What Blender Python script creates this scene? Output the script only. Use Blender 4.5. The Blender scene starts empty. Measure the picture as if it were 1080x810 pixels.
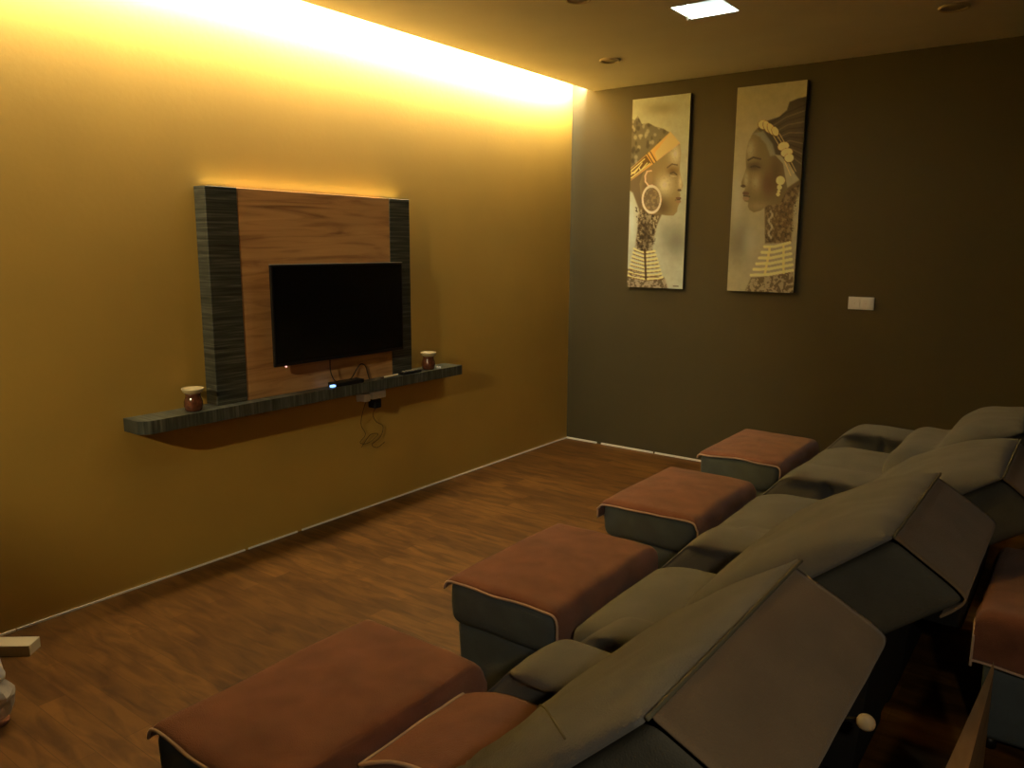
import bpy, bmesh, math, random
import numpy as np
from mathutils import Vector, Matrix, noise
random.seed(7)
sc = bpy.context.scene
C = sc.collection
PI = math.pi

# ------------------------------------------------------------------ camera
cam_d = bpy.data.cameras.new('camera')
cam_d.sensor_fit = 'HORIZONTAL'; cam_d.sensor_width = 36.0
cam_d.lens = 827.31 / 1080 * 36.0
cam_d.clip_start = 0.02
cam = bpy.data.objects.new('camera', cam_d); C.objects.link(cam)
cr = Vector((0.8018274, 0.59752797, 0.00575728))
cu = Vector((-0.10805762, 0.13551401, 0.98486522))
cf = Vector((-0.58770433, 0.79031404, -0.17322629))
M = Matrix((cr, cu, -cf)).transposed().to_4x4()
M.translation = Vector((3.27181, -5.12914, 1.5))
cam.matrix_world = M
sc.camera = cam

# ------------------------------------------------------------------ light
EXPOSURE = 0.1
sc.view_settings.view_transform = 'Standard'
sc.view_settings.look = 'None'
sc.view_settings.exposure = EXPOSURE
sc.view_settings.gamma = 1.0
sc.view_settings.use_curve_mapping = False
try:
    sc.cycles.max_bounces = 10; sc.cycles.diffuse_bounces = 8
    sc.cycles.sample_clamp_indirect = 4.0
except Exception:
    pass
wd = bpy.data.worlds.new('world'); sc.world = wd; wd.use_nodes = True
wd.node_tree.nodes['Background'].inputs[0].default_value = (0.02, 0.025, 0.03, 1)
wd.node_tree.nodes['Background'].inputs[1].default_value = 0.3

COVE_COLOR = (1.0, 0.89, 0.62)
COVE_POWER = 30.0          # LED strip under the top of the ceiling cove
LIP_POWER = 205.0          # LED strip on the inner side of the cove edge
LAMP_COLOR = (1.0, 0.82, 0.45)
LAMP_POWER = 245.0         # narrow ceiling spot behind the camera, aimed at the television wall
PANEL_LED_POWER = 0.45      # LED on top of the television panel
SQUARE_EMIT = 0.75
STRIP_END = -4.4
SQUARE_POWER = 3.0         # the square ceiling light
ROW_FILL_POWER = 32.0           # unseen fill light added at the right to brighten the recliner backs

def area(name, loc, sx, sy, power, color, rot=(0, 0, 0)):
    d = bpy.data.lights.new(name, 'AREA'); d.shape = 'RECTANGLE'; d.size = sx; d.size_y = sy
    d.energy = power; d.color = color
    o = bpy.data.objects.new(name, d); C.objects.link(o); o.location = loc; o.rotation_euler = rot
    return o
H = 2.608
LIP = 0.176
YN = -7.6           # wall behind the camera
XR = 5.4            # wall on the right
area('cove_led_light', (0.072, STRIP_END / 2, H + 0.185), 0.10, -STRIP_END - 0.04, COVE_POWER, COVE_COLOR)
area('lip_led_light', (0.128, STRIP_END / 2, H + 0.042), 0.02, -STRIP_END - 0.04, LIP_POWER, COVE_COLOR, (0, math.radians(90), 0))
d = bpy.data.lights.new('rear_spot', 'SPOT'); d.energy = LAMP_POWER; d.color = LAMP_COLOR
d.spot_size = math.radians(42); d.spot_blend = 0.6; d.shadow_soft_size = 0.035
o = bpy.data.objects.new('rear_spot', d); C.objects.link(o); o.location = (1.75, -7.1, 2.50)
o.rotation_euler = (Vector((0.0, -2.1, 1.0)) - o.location).to_track_quat('-Z', 'Y').to_euler()
area('square_light', (1.6325, -1.4115, H + 0.028), 0.22, 0.20, SQUARE_POWER, (0.82, 1.0, 0.92))
d = bpy.data.lights.new('right_fill', 'SPOT'); d.energy = ROW_FILL_POWER; d.color = (1.0, 0.80, 0.52)  # added fill for the backs and their covers, no fixture stands here
d.spot_size = math.radians(72); d.spot_blend = 0.9; d.shadow_soft_size = 0.06
o = bpy.data.objects.new('right_fill', d); C.objects.link(o); o.location = (3.85, -5.35, 1.95)
o.rotation_euler = (Vector((2.9, -3.6, 0.7)) - o.location).to_track_quat('-Z', 'Y').to_euler()
area('panel_led_light', (0.03, -2.46, 1.765), 0.02, 1.22, PANEL_LED_POWER, (1.0, 0.80, 0.36), (PI, 0, 0))

# ------------------------------------------------------------------ materials
def new_mat(name):
    m = bpy.data.materials.new(name); m.use_nodes = True
    nt = m.node_tree; b = nt.nodes['Principled BSDF']
    return m, nt, b
def mat(name, col, rough=0.6, var=0.0, scale=8.0, bump=0.0, bscale=200.0, metal=0.0, spec=0.3, sheen=0.0, detail=4.0):
    m, nt, b = new_mat(name)
    b.inputs['Base Color'].default_value = (*col, 1)
    b.inputs['Roughness'].default_value = rough
    b.inputs['Metallic'].default_value = metal
    b.inputs['Specular IOR Level'].default_value = spec
    if sheen: b.inputs['Sheen Weight'].default_value = sheen
    tc = nt.nodes.new('ShaderNodeTexCoord')
    if var:
        n = nt.nodes.new('ShaderNodeTexNoise'); n.inputs['Scale'].default_value = scale; n.inputs['Detail'].default_value = detail
        nt.links.new(tc.outputs['Object'], n.inputs['Vector'])
        r = nt.nodes.new('ShaderNodeValToRGB')
        r.color_ramp.elements[0].position = 0.3; r.color_ramp.elements[1].position = 0.7
        r.color_ramp.elements[0].color = (*[c * (1 - var) for c in col], 1)
        r.color_ramp.elements[1].color = (*[min(1, c * (1 + var)) for c in col], 1)
        nt.links.new(n.outputs[0], r.inputs[0]); nt.links.new(r.outputs[0], b.inputs['Base Color'])
    if bump:
        n2 = nt.nodes.new('ShaderNodeTexNoise'); n2.inputs['Scale'].default_value = bscale; n2.inputs['Detail'].default_value = 3
        nt.links.new(tc.outputs['Object'], n2.inputs['Vector'])
        bp = nt.nodes.new('ShaderNodeBump'); bp.inputs['Strength'].default_value = bump; bp.inputs['Distance'].default_value = 0.004
        nt.links.new(n2.outputs[0], bp.inputs['Height']); nt.links.new(bp.outputs[0], b.inputs['Normal'])
    return m
def emit(name, col, s):
    m, nt, b = new_mat(name)
    b.inputs['Base Color'].default_value = (*col, 1)
    b.inputs['Emission Color'].default_value = (*col, 1); b.inputs['Emission Strength'].default_value = s
    return m
def grain(name, c1, c2, c3, stretch, scale, rough=0.45, dist=1.2, spec=0.3):
    """wood with a grain that is stretched along one object axis"""
    m, nt, b = new_mat(name)
    tc = nt.nodes.new('ShaderNodeTexCoord'); mp = nt.nodes.new('ShaderNodeMapping')
    mp.inputs['Scale'].default_value = stretch
    nt.links.new(tc.outputs['Object'], mp.inputs['Vector'])
    n = nt.nodes.new('ShaderNodeTexNoise'); n.inputs['Scale'].default_value = scale; n.inputs['Detail'].default_value = 6
    n.inputs['Distortion'].default_value = dist
    nt.links.new(mp.outputs[0], n.inputs['Vector'])
    r = nt.nodes.new('ShaderNodeValToRGB'); e = r.color_ramp.elements
    e[0].position = 0.28; e[0].color = (*c1, 1); e[1].position = 0.72; e[1].color = (*c3, 1)
    k = e.new(0.5); k.color = (*c2, 1)
    nt.links.new(n.outputs[0], r.inputs[0]); nt.links.new(r.outputs[0], b.inputs['Base Color'])
    b.inputs['Roughness'].default_value = rough; b.inputs['Specular IOR Level'].default_value = spec
    return m

MT = {}
MT['wall_tan'] = mat('tan_wall_paint', (0.49, 0.305, 0.056), 0.55, 0.07, 1.6, 0.12, 40, spec=0.8)
MT['wall_dark'] = mat('charcoal_wall_paint', (0.062, 0.053, 0.028), 0.7, 0.05, 2.0, 0.10, 60, spec=0.2)
MT['ceiling'] = mat('tan_ceiling_paint', (0.80, 0.78, 0.68), 0.85, 0.03, 3.0, spec=0.1)
MT['cove'] = mat('cove_paint', (0.75, 0.72, 0.66), 0.85)
MT['caulk'] = mat('white_edge_strip', (0.88, 0.86, 0.80), 0.5)
MT['rim'] = mat('downlight_rim_paint', (0.62, 0.54, 0.40), 0.5)
MT['lens'] = mat('downlight_lens', (0.50, 0.44, 0.33), 0.35)
MT['fabric'] = mat('grey_green_fabric', (0.150, 0.155, 0.155), 0.9, 0.10, 9.0, 0.5, 350, spec=0.1, sheen=0.15)
MT['fabric2'] = mat('taupe_fabric', (0.205, 0.152, 0.098), 0.9, 0.10, 7.0, 0.5, 350, spec=0.1, sheen=0.15)
MT['fabric_dark'] = mat('dark_teal_fabric', (0.125, 0.160, 0.180), 0.9, 0.10, 12.0, 0.4, 350, spec=0.1)
MT['fabric_side'] = mat('olive_back_fabric', (0.095, 0.095, 0.080), 0.9, 0.10, 12.0, 0.4, 350, spec=0.1)
MT['black_cloth'] = mat('black_underside_cloth', (0.012, 0.012, 0.013), 0.9)
MT['towel'] = mat('red_brown_towel', (0.255, 0.108, 0.066), 0.97, 0.22, 11.0, 0.8, 420, spec=0.05, sheen=0.3)
MT['piping'] = mat('pale_towel_piping', (0.66, 0.50, 0.39), 0.85, bump=0.3, bscale=500)
MT['welt'] = mat('fabric_welt', (0.13, 0.125, 0.085), 0.9, bump=0.3, bscale=500)
MT['wood'] = grain('red_brown_wood_veneer', (0.30, 0.135, 0.050), (0.54, 0.285, 0.110), (0.62, 0.345, 0.14), (0.8, 0.55, 7.0), 2.6, 0.45, 1.6)
MT['stone'] = grain('dark_streaked_laminate', (0.018, 0.019, 0.015), (0.052, 0.054, 0.042), (0.14, 0.14, 0.110), (1.5, 1.5, 46.0), 2.2, 0.4, 0.5)
MT['stone_h'] = grain('dark_streaked_shelf_laminate', (0.026, 0.028, 0.023), (0.068, 0.072, 0.058), (0.15, 0.155, 0.125), (3.0, 46.0, 3.0), 1.5, 0.4, 0.5)
MT['tv_black'] = mat('television_plastic', (0.008, 0.008, 0.009), 0.35)
MT['screen'] = mat('television_screen', (0.004, 0.004, 0.005), 0.22, spec=0.25)
MT['silver'] = mat('silver_trim', (0.55, 0.52, 0.46), 0.35, metal=0.6)
MT['white'] = mat('white_plastic', (0.88, 0.88, 0.86), 0.4)
MT['offwhite'] = mat('off_white_board', (0.74, 0.66, 0.46), 0.6)
MT['black'] = mat('black_plastic', (0.012, 0.012, 0.013), 0.4)
MT['cable'] = mat('black_cable', (0.02, 0.016, 0.012), 0.6)
MT['glaze'] = mat('brown_glaze', (0.13, 0.045, 0.022), 0.12, 0.35, 60, spec=0.7)
MT['dish'] = mat('cream_glaze', (0.62, 0.50, 0.28), 0.25, spec=0.5)
MT['tan'] = grain('tan_wood', (0.36, 0.23, 0.12), (0.46, 0.30, 0.16), (0.52, 0.35, 0.19), (6, 1, 6), 5, 0.5)
MT['cream'] = mat('cream_plastic', (0.70, 0.60, 0.40), 0.4)
MT['led_blue'] = emit('blue_indicator', (0.25, 0.5, 1.0), 2.2)
MT['led_red'] = emit('red_indicator', (1.0, 0.45, 0.40), 1.6)
MT['square_glow'] = emit('cool_square_diffuser', (0.80, 0.97, 0.93), SQUARE_EMIT)
MT['led_warm'] = emit('warm_led_tape', (1.0, 0.80, 0.36), 0.3)
MT['pink'] = mat('pink_plastic', (0.55, 0.24, 0.15), 0.5)
# clear plastic
m, nt, b = new_mat('clear_plastic'); MT['clear'] = m
b.inputs['Base Color'].default_value = (0.86, 0.83, 0.76, 1); b.inputs['Roughness'].default_value = 0.25
b.inputs['Transmission Weight'].default_value = 0.55; b.inputs['IOR'].default_value = 1.3

# floor planks run across the room, towards the television wall
m, nt, b = new_mat('laminate_plank_floor'); MT['floor'] = m
tc = nt.nodes.new('ShaderNodeTexCoord')
br = nt.nodes.new('ShaderNodeTexBrick')
br.offset = 0.37; br.offset_frequency = 2; br.squash = 1.0
br.inputs['Scale'].default_value = 1.0; br.inputs['Brick Width'].default_value = 0.62; br.inputs['Row Height'].default_value = 0.085
br.inputs['Mortar Size'].default_value = 0.0012; br.inputs['Mortar Smooth'].default_value = 0.3
br.inputs['Color1'].default_value = (0.160, 0.078, 0.020, 1); br.inputs['Color2'].default_value = (0.096, 0.045, 0.011, 1)
br.inputs['Mortar'].default_value = (0.085, 0.041, 0.011, 1)
nt.links.new(tc.outputs['Object'], br.inputs['Vector'])
mp = nt.nodes.new('ShaderNodeMapping'); mp.inputs['Scale'].default_value = (2.0, 9.0, 1.0)
nt.links.new(tc.outputs['Object'], mp.inputs['Vector'])
n1 = nt.nodes.new('ShaderNodeTexNoise'); n1.inputs['Scale'].default_value = 2.2; n1.inputs['Detail'].default_value = 5; n1.inputs['Distortion'].default_value = 0.8
nt.links.new(mp.outputs[0], n1.inputs['Vector'])
rp = nt.nodes.new('ShaderNodeValToRGB'); rp.color_ramp.elements[0].position = 0.32; rp.color_ramp.elements[1].position = 0.62
rp.color_ramp.elements[0].color = (0.40, 0.34, 0.28, 1); rp.color_ramp.elements[1].color = (1.08, 1.06, 1.0, 1)
nt.links.new(n1.outputs[0], rp.inputs[0])
mx = nt.nodes.new('ShaderNodeMix'); mx.data_type = 'RGBA'; mx.blend_type = 'MULTIPLY'; mx.inputs['Factor'].default_value = 0.9
nt.links.new(br.outputs['Color'], mx.inputs[6]); nt.links.new(rp.outputs[0], mx.inputs[7])
nt.links.new(mx.outputs[2], b.inputs['Base Color'])
b.inputs['Roughness'].default_value = 0.5; b.inputs['Specular IOR Level'].default_value = 0.3

# ------------------------------------------------------------------ mesh helpers
def link(name, bm, m, parent=None, smooth=True, mods=True):
    me = bpy.data.meshes.new(name)
    bmesh.ops.recalc_face_normals(bm, faces=bm.faces)
    bm.to_mesh(me); bm.free()
    for p in me.polygons: p.use_smooth = smooth
    o = bpy.data.objects.new(name, me); C.objects.link(o)
    if m: me.materials.append(m)
    if parent is not None: o.parent = parent
    return o
def thing(name, label, cat, loc=(0, 0, 0), group=None):
    o = bpy.data.objects.new(name, None); C.objects.link(o); o.empty_display_size = 0.1
    o.location = loc; o['label'] = label; o['category'] = cat
    if group: o['group'] = group
    return o
def tag(o, label, cat, group=None):
    o['label'] = label; o['category'] = cat
    if group: o['group'] = group
    return o
def struct(o):
    o['kind'] = 'structure'; return o
def bx(x0, x1, y0, y1, z0, z1, r=0.0, seg=2, bm=None):
    bm = bm or bmesh.new()
    g = bmesh.ops.create_cube(bm, size=1.0)
    vs = g['verts']
    bmesh.ops.scale(bm, vec=(x1 - x0, y1 - y0, z1 - z0), verts=vs)
    bmesh.ops.translate(bm, vec=((x0 + x1) / 2, (y0 + y1) / 2, (z0 + z1) / 2), verts=vs)
    if r > 0:
        es = list({e for v in vs for e in v.link_edges})
        bmesh.ops.bevel(bm, geom=es, offset=r, segments=seg, affect='EDGES', profile=0.5)
    return bm
def poly_prism(pts, z0, z1, bm=None):
    bm = bm or bmesh.new()
    a = [bm.verts.new((x, y, z0)) for x, y in pts]; b2 = [bm.verts.new((x, y, z1)) for x, y in pts]
    n = len(pts)
    bm.faces.new(a[::-1]); bm.faces.new(b2)
    for i in range(n): bm.faces.new((a[i], a[(i + 1) % n], b2[(i + 1) % n], b2[i]))
    return bm
def lathe(prof, n=32, c=(0, 0, 0), bm=None, wob=0.0):
    bm = bm or bmesh.new(); rings = []
    for r, z in prof:
        ring = []
        for i in range(n):
            a = 2 * PI * i / n
            rr = r * (1 + wob * noise.noise(Vector((math.cos(a) * 2.2, math.sin(a) * 2.2, z * 22))))
            ring.append(bm.verts.new((c[0] + rr * math.cos(a), c[1] + rr * math.sin(a), c[2] + z)))
        rings.append(ring)
    for k in range(len(rings) - 1):
        for i in range(n):
            bm.faces.new((rings[k][i], rings[k][(i + 1) % n], rings[k + 1][(i + 1) % n], rings[k + 1][i]))
    if prof[0][0] > 1e-5: bm.faces.new(rings[0][::-1])
    if prof[-1][0] > 1e-5: bm.faces.new(rings[-1])
    bmesh.ops.remove_doubles(bm, verts=bm.verts, dist=1e-6)
    return bm
def tube(path, r, n=8, bm=None, taper=None):
    bm = bm or bmesh.new(); path = [Vector(p) for p in path]; rings = []
    up = Vector((0.13, 0.21, 0.97))
    for i, p in enumerate(path):
        t = (path[min(i + 1, len(path) - 1)] - path[max(i - 1, 0)]).normalized()
        s = t.cross(up)
        if s.length < 1e-4: s = t.cross(Vector((1, 0, 0)))
        s.normalize(); q = s.cross(t)
        rr = r if taper is None else taper(i / (len(path) - 1)) * r
        rings.append([bm.verts.new(p + s * rr * math.cos(2 * PI * k / n) + q * rr * math.sin(2 * PI * k / n)) for k in range(n)])
    for a, b2 in zip(rings, rings[1:]):
        for k in range(n): bm.faces.new((a[k], a[(k + 1) % n], b2[(k + 1) % n], b2[k]))
    bm.faces.new(rings[0][::-1]); bm.faces.new(rings[-1])
    return bm
def spline(pts, n=8):
    pts = [Vector(p) for p in pts]; out = []
    for i in range(len(pts) - 1):
        p0 = pts[max(i - 1, 0)]; p1 = pts[i]; p2 = pts[i + 1]; p3 = pts[min(i + 2, len(pts) - 1)]
        for k in range(n):
            t = k / n
            out.append(0.5 * ((2 * p1) + (p2 - p0) * t + (2 * p0 - 5 * p1 + 4 * p2 - p3) * t * t + (3 * p1 - p0 - 3 * p2 + p3) * t ** 3))
    out.append(pts[-1]); return out
def soft(x0, x1, y0, y1, z0, z1, r, n=(14, 14, 6), bulge=0.0, fn=None, amp=0.0, ns=6.0, seed=0.0):
    """upholstered block: rounded box grid, domed top, soft unevenness; fn moves single points"""
    bm = bmesh.new(); nx, ny, nz = n
    cx, cy, cz = (x0 + x1) / 2, (y0 + y1) / 2, (z0 + z1) / 2
    hx, hy, hz = (x1 - x0) / 2, (y1 - y0) / 2, (z1 - z0) / 2
    key = {}
    def V(i, j, k):
        q = (i, j, k)
        if q in key: return key[q]
        def s(a, m, h):
            t = -1 + 2 * a / m
            t = math.copysign(1 - (1 - abs(t)) ** 1.35, t)   # more points near the edges
            return t * h
        p = Vector((s(i, nx, hx), s(j, ny, hy), s(k, nz, hz)))
        rr = min(r, hx, hy, hz)
        inn = Vector((max(-hx + rr, min(hx - rr, p.x)), max(-hy + rr, min(hy - rr, p.y)), max(-hz + rr, min(hz - rr, p.z))))
        dv = p - inn
        if dv.length > 1e-9: p = inn + dv.normalized() * rr
        u, v, w = p.x / hx, p.y / hy, p.z / hz
        if bulge and w > 0: p.z += bulge * (1 - u * u) * (1 - v * v) * w
        q3 = Vector((cx, cy, cz)) + p
        if amp:
            q3 += Vector((noise.noise(q3 * ns + Vector((seed, 0, 0))), noise.noise(q3 * ns + Vector((9 + seed, 0, 3))), noise.noise(q3 * ns + Vector((0, 5 + seed, 0))))) * amp
        if fn: q3 = fn(q3, u, v, w)
        key[q] = bm.verts.new(q3); return key[q]
    def quad(a, b2, c, d): bm.faces.new((a, b2, c, d))
    for i in range(nx):
        for j in range(ny):
            for k in (0, nz): quad(V(i, j, k), V(i + 1, j, k), V(i + 1, j + 1, k), V(i, j + 1, k))
    for i in range(nx):
        for k in range(nz):
            for j in (0, ny): quad(V(i, j, k), V(i + 1, j, k), V(i + 1, j, k + 1), V(i, j, k + 1))
    for j in range(ny):
        for k in range(nz):
            for i in (0, nx): quad(V(i, j, k), V(i, j + 1, k), V(i, j + 1, k + 1), V(i, j, k + 1))
    return bm
def sheet(fn, nu, nv, thick=0.005, closed=True):
    """thick cloth: fn(u,v) gives the upper side; the lower side is offset along the normal"""
    P = [[Vector(fn(i / nu, j / nv)) for j in range(nv + 1)] for i in range(nu + 1)]
    bm = bmesh.new()
    top = [[bm.verts.new(P[i][j]) for j in range(nv + 1)] for i in range(nu + 1)]
    low = []
    for i in range(nu + 1):
        row = []
        for j in range(nv + 1):
            du = P[min(i + 1, nu)][j] - P[max(i - 1, 0)][j]; dv = P[i][min(j + 1, nv)] - P[i][max(j - 1, 0)]
            nn = du.cross(dv)
            if nn.length > 1e-12: nn.normalize()
            row.append(bm.verts.new(P[i][j] - nn * thick))
        low.append(row)
    for i in range(nu):
        for j in range(nv):
            bm.faces.new((top[i][j], top[i + 1][j], top[i + 1][j + 1], top[i][j + 1]))
            bm.faces.new((low[i][j], low[i][j + 1], low[i + 1][j + 1], low[i + 1][j]))
    for i in range(nu):
        for j in (0, nv): bm.faces.new((top[i][j], low[i][j], low[i + 1][j], top[i + 1][j]))
    for j in range(nv):
        for i in (0, nu): bm.faces.new((top[i][j], top[i][j + 1], low[i][j + 1], low[i][j]))
    return bm
def sm(a, b2, x):
    t = max(0.0, min(1.0, (x - a) / (b2 - a))); return t * t * (3 - 2 * t)

# ------------------------------------------------------------------ room
struct(link('floor', bx(-0.1, XR + 0.1, YN - 0.1, 0.1, -0.1, 0.0), MT['floor'], smooth=False))
struct(link('wall_left', bx(-0.12, 0.0, YN - 0.1, 0.1, 0, H + 0.25), MT['wall_tan'], smooth=False))
struct(link('wall_far', bx(0.0, XR + 0.1, 0.0, 0.12, 0, H + 0.25), MT['wall_dark'], smooth=False))
struct(link('wall_right', bx(XR, XR + 0.12, YN - 0.1, 0.0, 0, H), MT['wall_dark'], smooth=False))
struct(link('wall_near', bx(0.0, XR, YN - 0.12, YN, 0, H + 0.25), MT['wall_dark'], smooth=False))
# ceiling with a square hole for the light box, and the cove above its edge
SQ = (1.505, 1.760, -1.533, -1.290)
bm = bmesh.new()
for a in ((LIP, SQ[0], YN, 0.0), (SQ[1], XR, YN, 0.0), (SQ[0], SQ[1], YN, SQ[2]), (SQ[0], SQ[1], SQ[3], 0.0)):
    bx(*a, H, H + 0.06, bm=bm)
struct(link('ceiling', bm, MT['ceiling'], smooth=False))
struct(link('trim_1', bx(-0.02, LIP + 0.4, YN, 0.0, H + 0.20, H + 0.24), MT['cove'], smooth=False))
struct(link('trim_2', bx(LIP + 0.30, LIP + 0.34, YN, 0.0, H + 0.06, H + 0.20), MT['cove'], smooth=False))
# pale sealing strip where walls and floor meet, with small breaks
bm = bmesh.new()
for y0, y1 in ((-5.6, -3.99), (-3.985, -2.95), (-2.93, -2.63), (-2.60, -0.0)):
    bx(0.0, 0.006, y0, y1, 0.0, 0.0075, bm=bm)
struct(link('baseboard_left', bm, MT['caulk'], smooth=False))
bm = bmesh.new()
for x0, x1 in ((0.007, 0.28), (0.32, 0.76), (0.775, 1.42)):
    bx(x0, x1, -0.008, 0.0, 0.0, 0.012, bm=bm)
struct(link('baseboard_far', bm, MT['caulk'], smooth=False))
struct(link('trim_3', bx(0.135, LIP + 0.02, STRIP_END, 0.0, H + 0.058, H + 0.062), MT['cove'], smooth=False))
tape = link('led_strip_light', bx(0.03, 0.115, STRIP_END, -0.02, H + 0.190, H + 0.199), MT['led_warm'], smooth=False)
tag(tape, 'warm LED strip hidden in the ceiling cove above the tan wall', 'strip light')

# ceiling fittings
t = thing('square_ceiling_light', 'square recessed ceiling light with a cool white glow', 'light', ((SQ[0] + SQ[1]) / 2, (SQ[2] + SQ[3]) / 2, H))
hx, hy = (SQ[1] - SQ[0]) / 2, (SQ[3] - SQ[2]) / 2
bm = bmesh.new()
for a in ((-hx, -hx + .006, -hy, hy), (hx - .006, hx, -hy, hy), (-hx, hx, -hy, -hy + .006), (-hx, hx, hy - .006, hy)):
    bx(*a, 0.0, 0.055, bm=bm)
link('frame', bm, MT['white'], t, False)
link('diffuser', bx(-hx + .006, hx - .006, -hy + .006, hy - .006, 0.030, 0.05), MT['square_glow'], t, False)
link('rod', tube([(-0.075, -0.03, 0.03), (-0.075, -0.03, -0.045)], 0.006, 10), MT['rim'], t)
for (x, y, r), lab in (((0.759, -0.780, 0.062), 'round flush downlight near the corner of the lit wall and the dark wall'),
                       ((2.588, -0.785, 0.068), 'round flush downlight close to the dark wall, to the right of the square light'),
                       ((1.235, -1.905, 0.060), 'round flush downlight at the top edge of the photo, left of the square light')):
    t = thing('round_downlight', lab, 'light', (x, y, H), 'round ceiling downlights')
    link('rim', lathe([(r, 0.0), (r, -0.006), (r * .93, -0.012), (r * .80, -0.010), (r * .76, 0.0)], 40), MT['rim'], t)
    link('lens', lathe([(r * .75, 0.0), (r * .75, -0.005), (0.0, -0.003)], 32), MT['lens'], t)

# ------------------------------------------------------------------ television wall unit
PT = 0.085
unit = thing('wall_panel', 'wood veneer television wall panel with dark streaked side columns', 'wall panel', (0, -2.46, 0.77))
Y0 = -2.46
def U(y): return y - Y0
link('veneer_board', bx(0.0, PT - 0.004, U(-2.945), U(-1.985), 0.0, 1.752 - 0.77), MT['wood'], unit, False)
for a, b2 in ((-3.106, -2.945), (-1.985, -1.828)):
    link('side_column', bx(0.0, PT, U(a), U(b2), 0.0, 1.754 - 0.77, 0.002, 1), MT['stone'], unit, False)
link('led_strip', bx(0.022, 0.036, U(-3.07), U(-1.86), 0.983, 0.988), MT['led_warm'], unit, False)

sh = thing('wall_shelf', 'long dark streaked shelf mounted under the television panel', 'shelf', (0, -2.475, 0.712))
pts = [(0.0, -1.025), (0.0, 1.03), (0.145, 1.03)]
for i in range(9):
    a = PI / 2 * i / 8
    pts.append((0.145 - 0.055 + 0.055 * math.cos(a), -1.025 + 0.055 - 0.055 * math.sin(a)))
link('board', poly_prism(pts, 0.0, 0.057), MT['stone_h'], sh, False)

tv = thing('television', 'flat black television, switched off, hung on the wood panel', 'television', (0.0, -2.394, 0.92))
link('back_housing', soft(0.088, 0.135, -0.40, 0.40, 0.04, 0.42, 0.012), MT['tv_black'], tv)
link('wall_bracket', bx(PT, 0.10, -0.15, 0.15, 0.12, 0.36, 0.003), MT['black'], tv, False)
link('bezel', bx(0.132, 0.15, -0.434, 0.434, 0.0, 0.486, 0.003), MT['tv_black'], tv, False)
link('screen', bx(0.149, 0.1512, -0.424, 0.424, 0.018, 0.476), MT['screen'], tv, False)
link('top_trim', bx(0.134, 0.151, -0.433, 0.433, 0.486, 0.489), MT['silver'], tv, False)
s = link('indicator_light', lathe([(0.0, -0.004), (0.005, -0.002), (0.005, 0.002), (0, 0.004)], 12, (0.152, -0.374, -0.002)), MT['led_red'], tv)
s['label'] = 'small red standby light under the lower left corner'

# ornaments and gear on the shelf
def burner(y, lab):
    t = thing('oil_burner', lab, 'oil burner', (0.088, y, 0.769), 'oil burners on the shelf')
    b0 = lathe([(0.030, 0), (0.036, 0.004), (0.041, 0.025), (0.040, 0.042), (0.034, 0.060), (0.031, 0.070), (0.035, 0.078), (0.026, 0.078), (0.024, 0.060), (0.0, 0.058)], 32)
    link('body', b0, MT['glaze'], t)
    link('dish', lathe([(0.028, 0.076), (0.040, 0.083), (0.047, 0.096), (0.048, 0.102), (0.044, 0.101), (0.036, 0.091), (0.0, 0.086)], 32), MT['dish'], t)
burner(-3.226, 'brown glazed oil burner with cream dish on the left end of the shelf')
burner(-1.690, 'brown glazed oil burner with cream dish on the right end of the shelf')
t = thing('set_top_box', 'small black set top box with a blue light on the shelf under the television', 'set top box', (0.105, -2.37, 0.769))
link('case', bx(-0.035, 0.035, -0.085, 0.115, 0.0, 0.022, 0.003), MT['black'], t, False)
s = link('blue_light', bx(0.020, 0.037, -0.112, -0.084, 0.004, 0.015, 0.002), MT['led_blue'], t, False); s['label'] = 'glowing blue indicator'
t = thing('remote_control', 'black remote control lying on the shelf before the right dark column', 'remote control', (0.118, -1.875, 0.769))
link('case', bx(-0.02, 0.02, -0.075, 0.075, 0.0, 0.018, 0.005), MT['black'], t)
bm = bmesh.new()
for i in range(5):
    for j in (-0.009, 0.003): bx(j, j + 0.006, -0.06 + i * 0.025, -0.052 + i * 0.025, 0.0175, 0.020, bm=bm)
link('buttons', bm, MT['rim'], t, False)
t = thing('pen', 'pale slim pen lying on the shelf left of the black remote', 'pen', (0.118, -2.04, 0.775))
link('barrel', tube([(0.006, -0.055, 0), (0.0, 0.06, 0)], 0.0055, 12), MT['cream'], t)
link('tip', tube([(0.0095, -0.085, 0), (0.006, -0.055, 0)], 0.0045, 12, taper=lambda q: 0.3 + 0.7 * q), MT['glaze'], t)
t = thing('tea_light', 'tiny white tea light beside the right oil burner', 'candle', (0.118, -1.632, 0.769))
link('cup', lathe([(0.013, 0), (0.014, 0.010), (0.012, 0.010), (0.0, 0.007)], 20), MT['white'], t)
link('wick', tube([(0, 0, 0.006), (0.001, 0, 0.014)], 0.0012, 6), MT['black'], t)
cab = link('signal_cable', tube(spline([(0.11, -2.46, 0.93), (0.112, -2.462, 0.86), (0.115, -2.445, 0.81), (0.108, -2.415, 0.793), (0.085, -2.38, 0.7905)]), 0.0028), MT['cable'])
tag(cab, 'thin dark cable running down from the television to the set top box', 'cable')
cab = link('power_cable', tube(spline([(0.10, -2.33, 0.788), (0.095, -2.30, 0.80), (0.09, -2.255, 0.845), (0.088, -2.225, 0.862), (0.088, -2.195, 0.845), (0.088, -2.180, 0.80), (0.088, -2.170, 0.772)]), 0.003), MT['cable'])
tag(cab, 'dark cable looping up behind the set top box on the shelf', 'cable')

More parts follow.
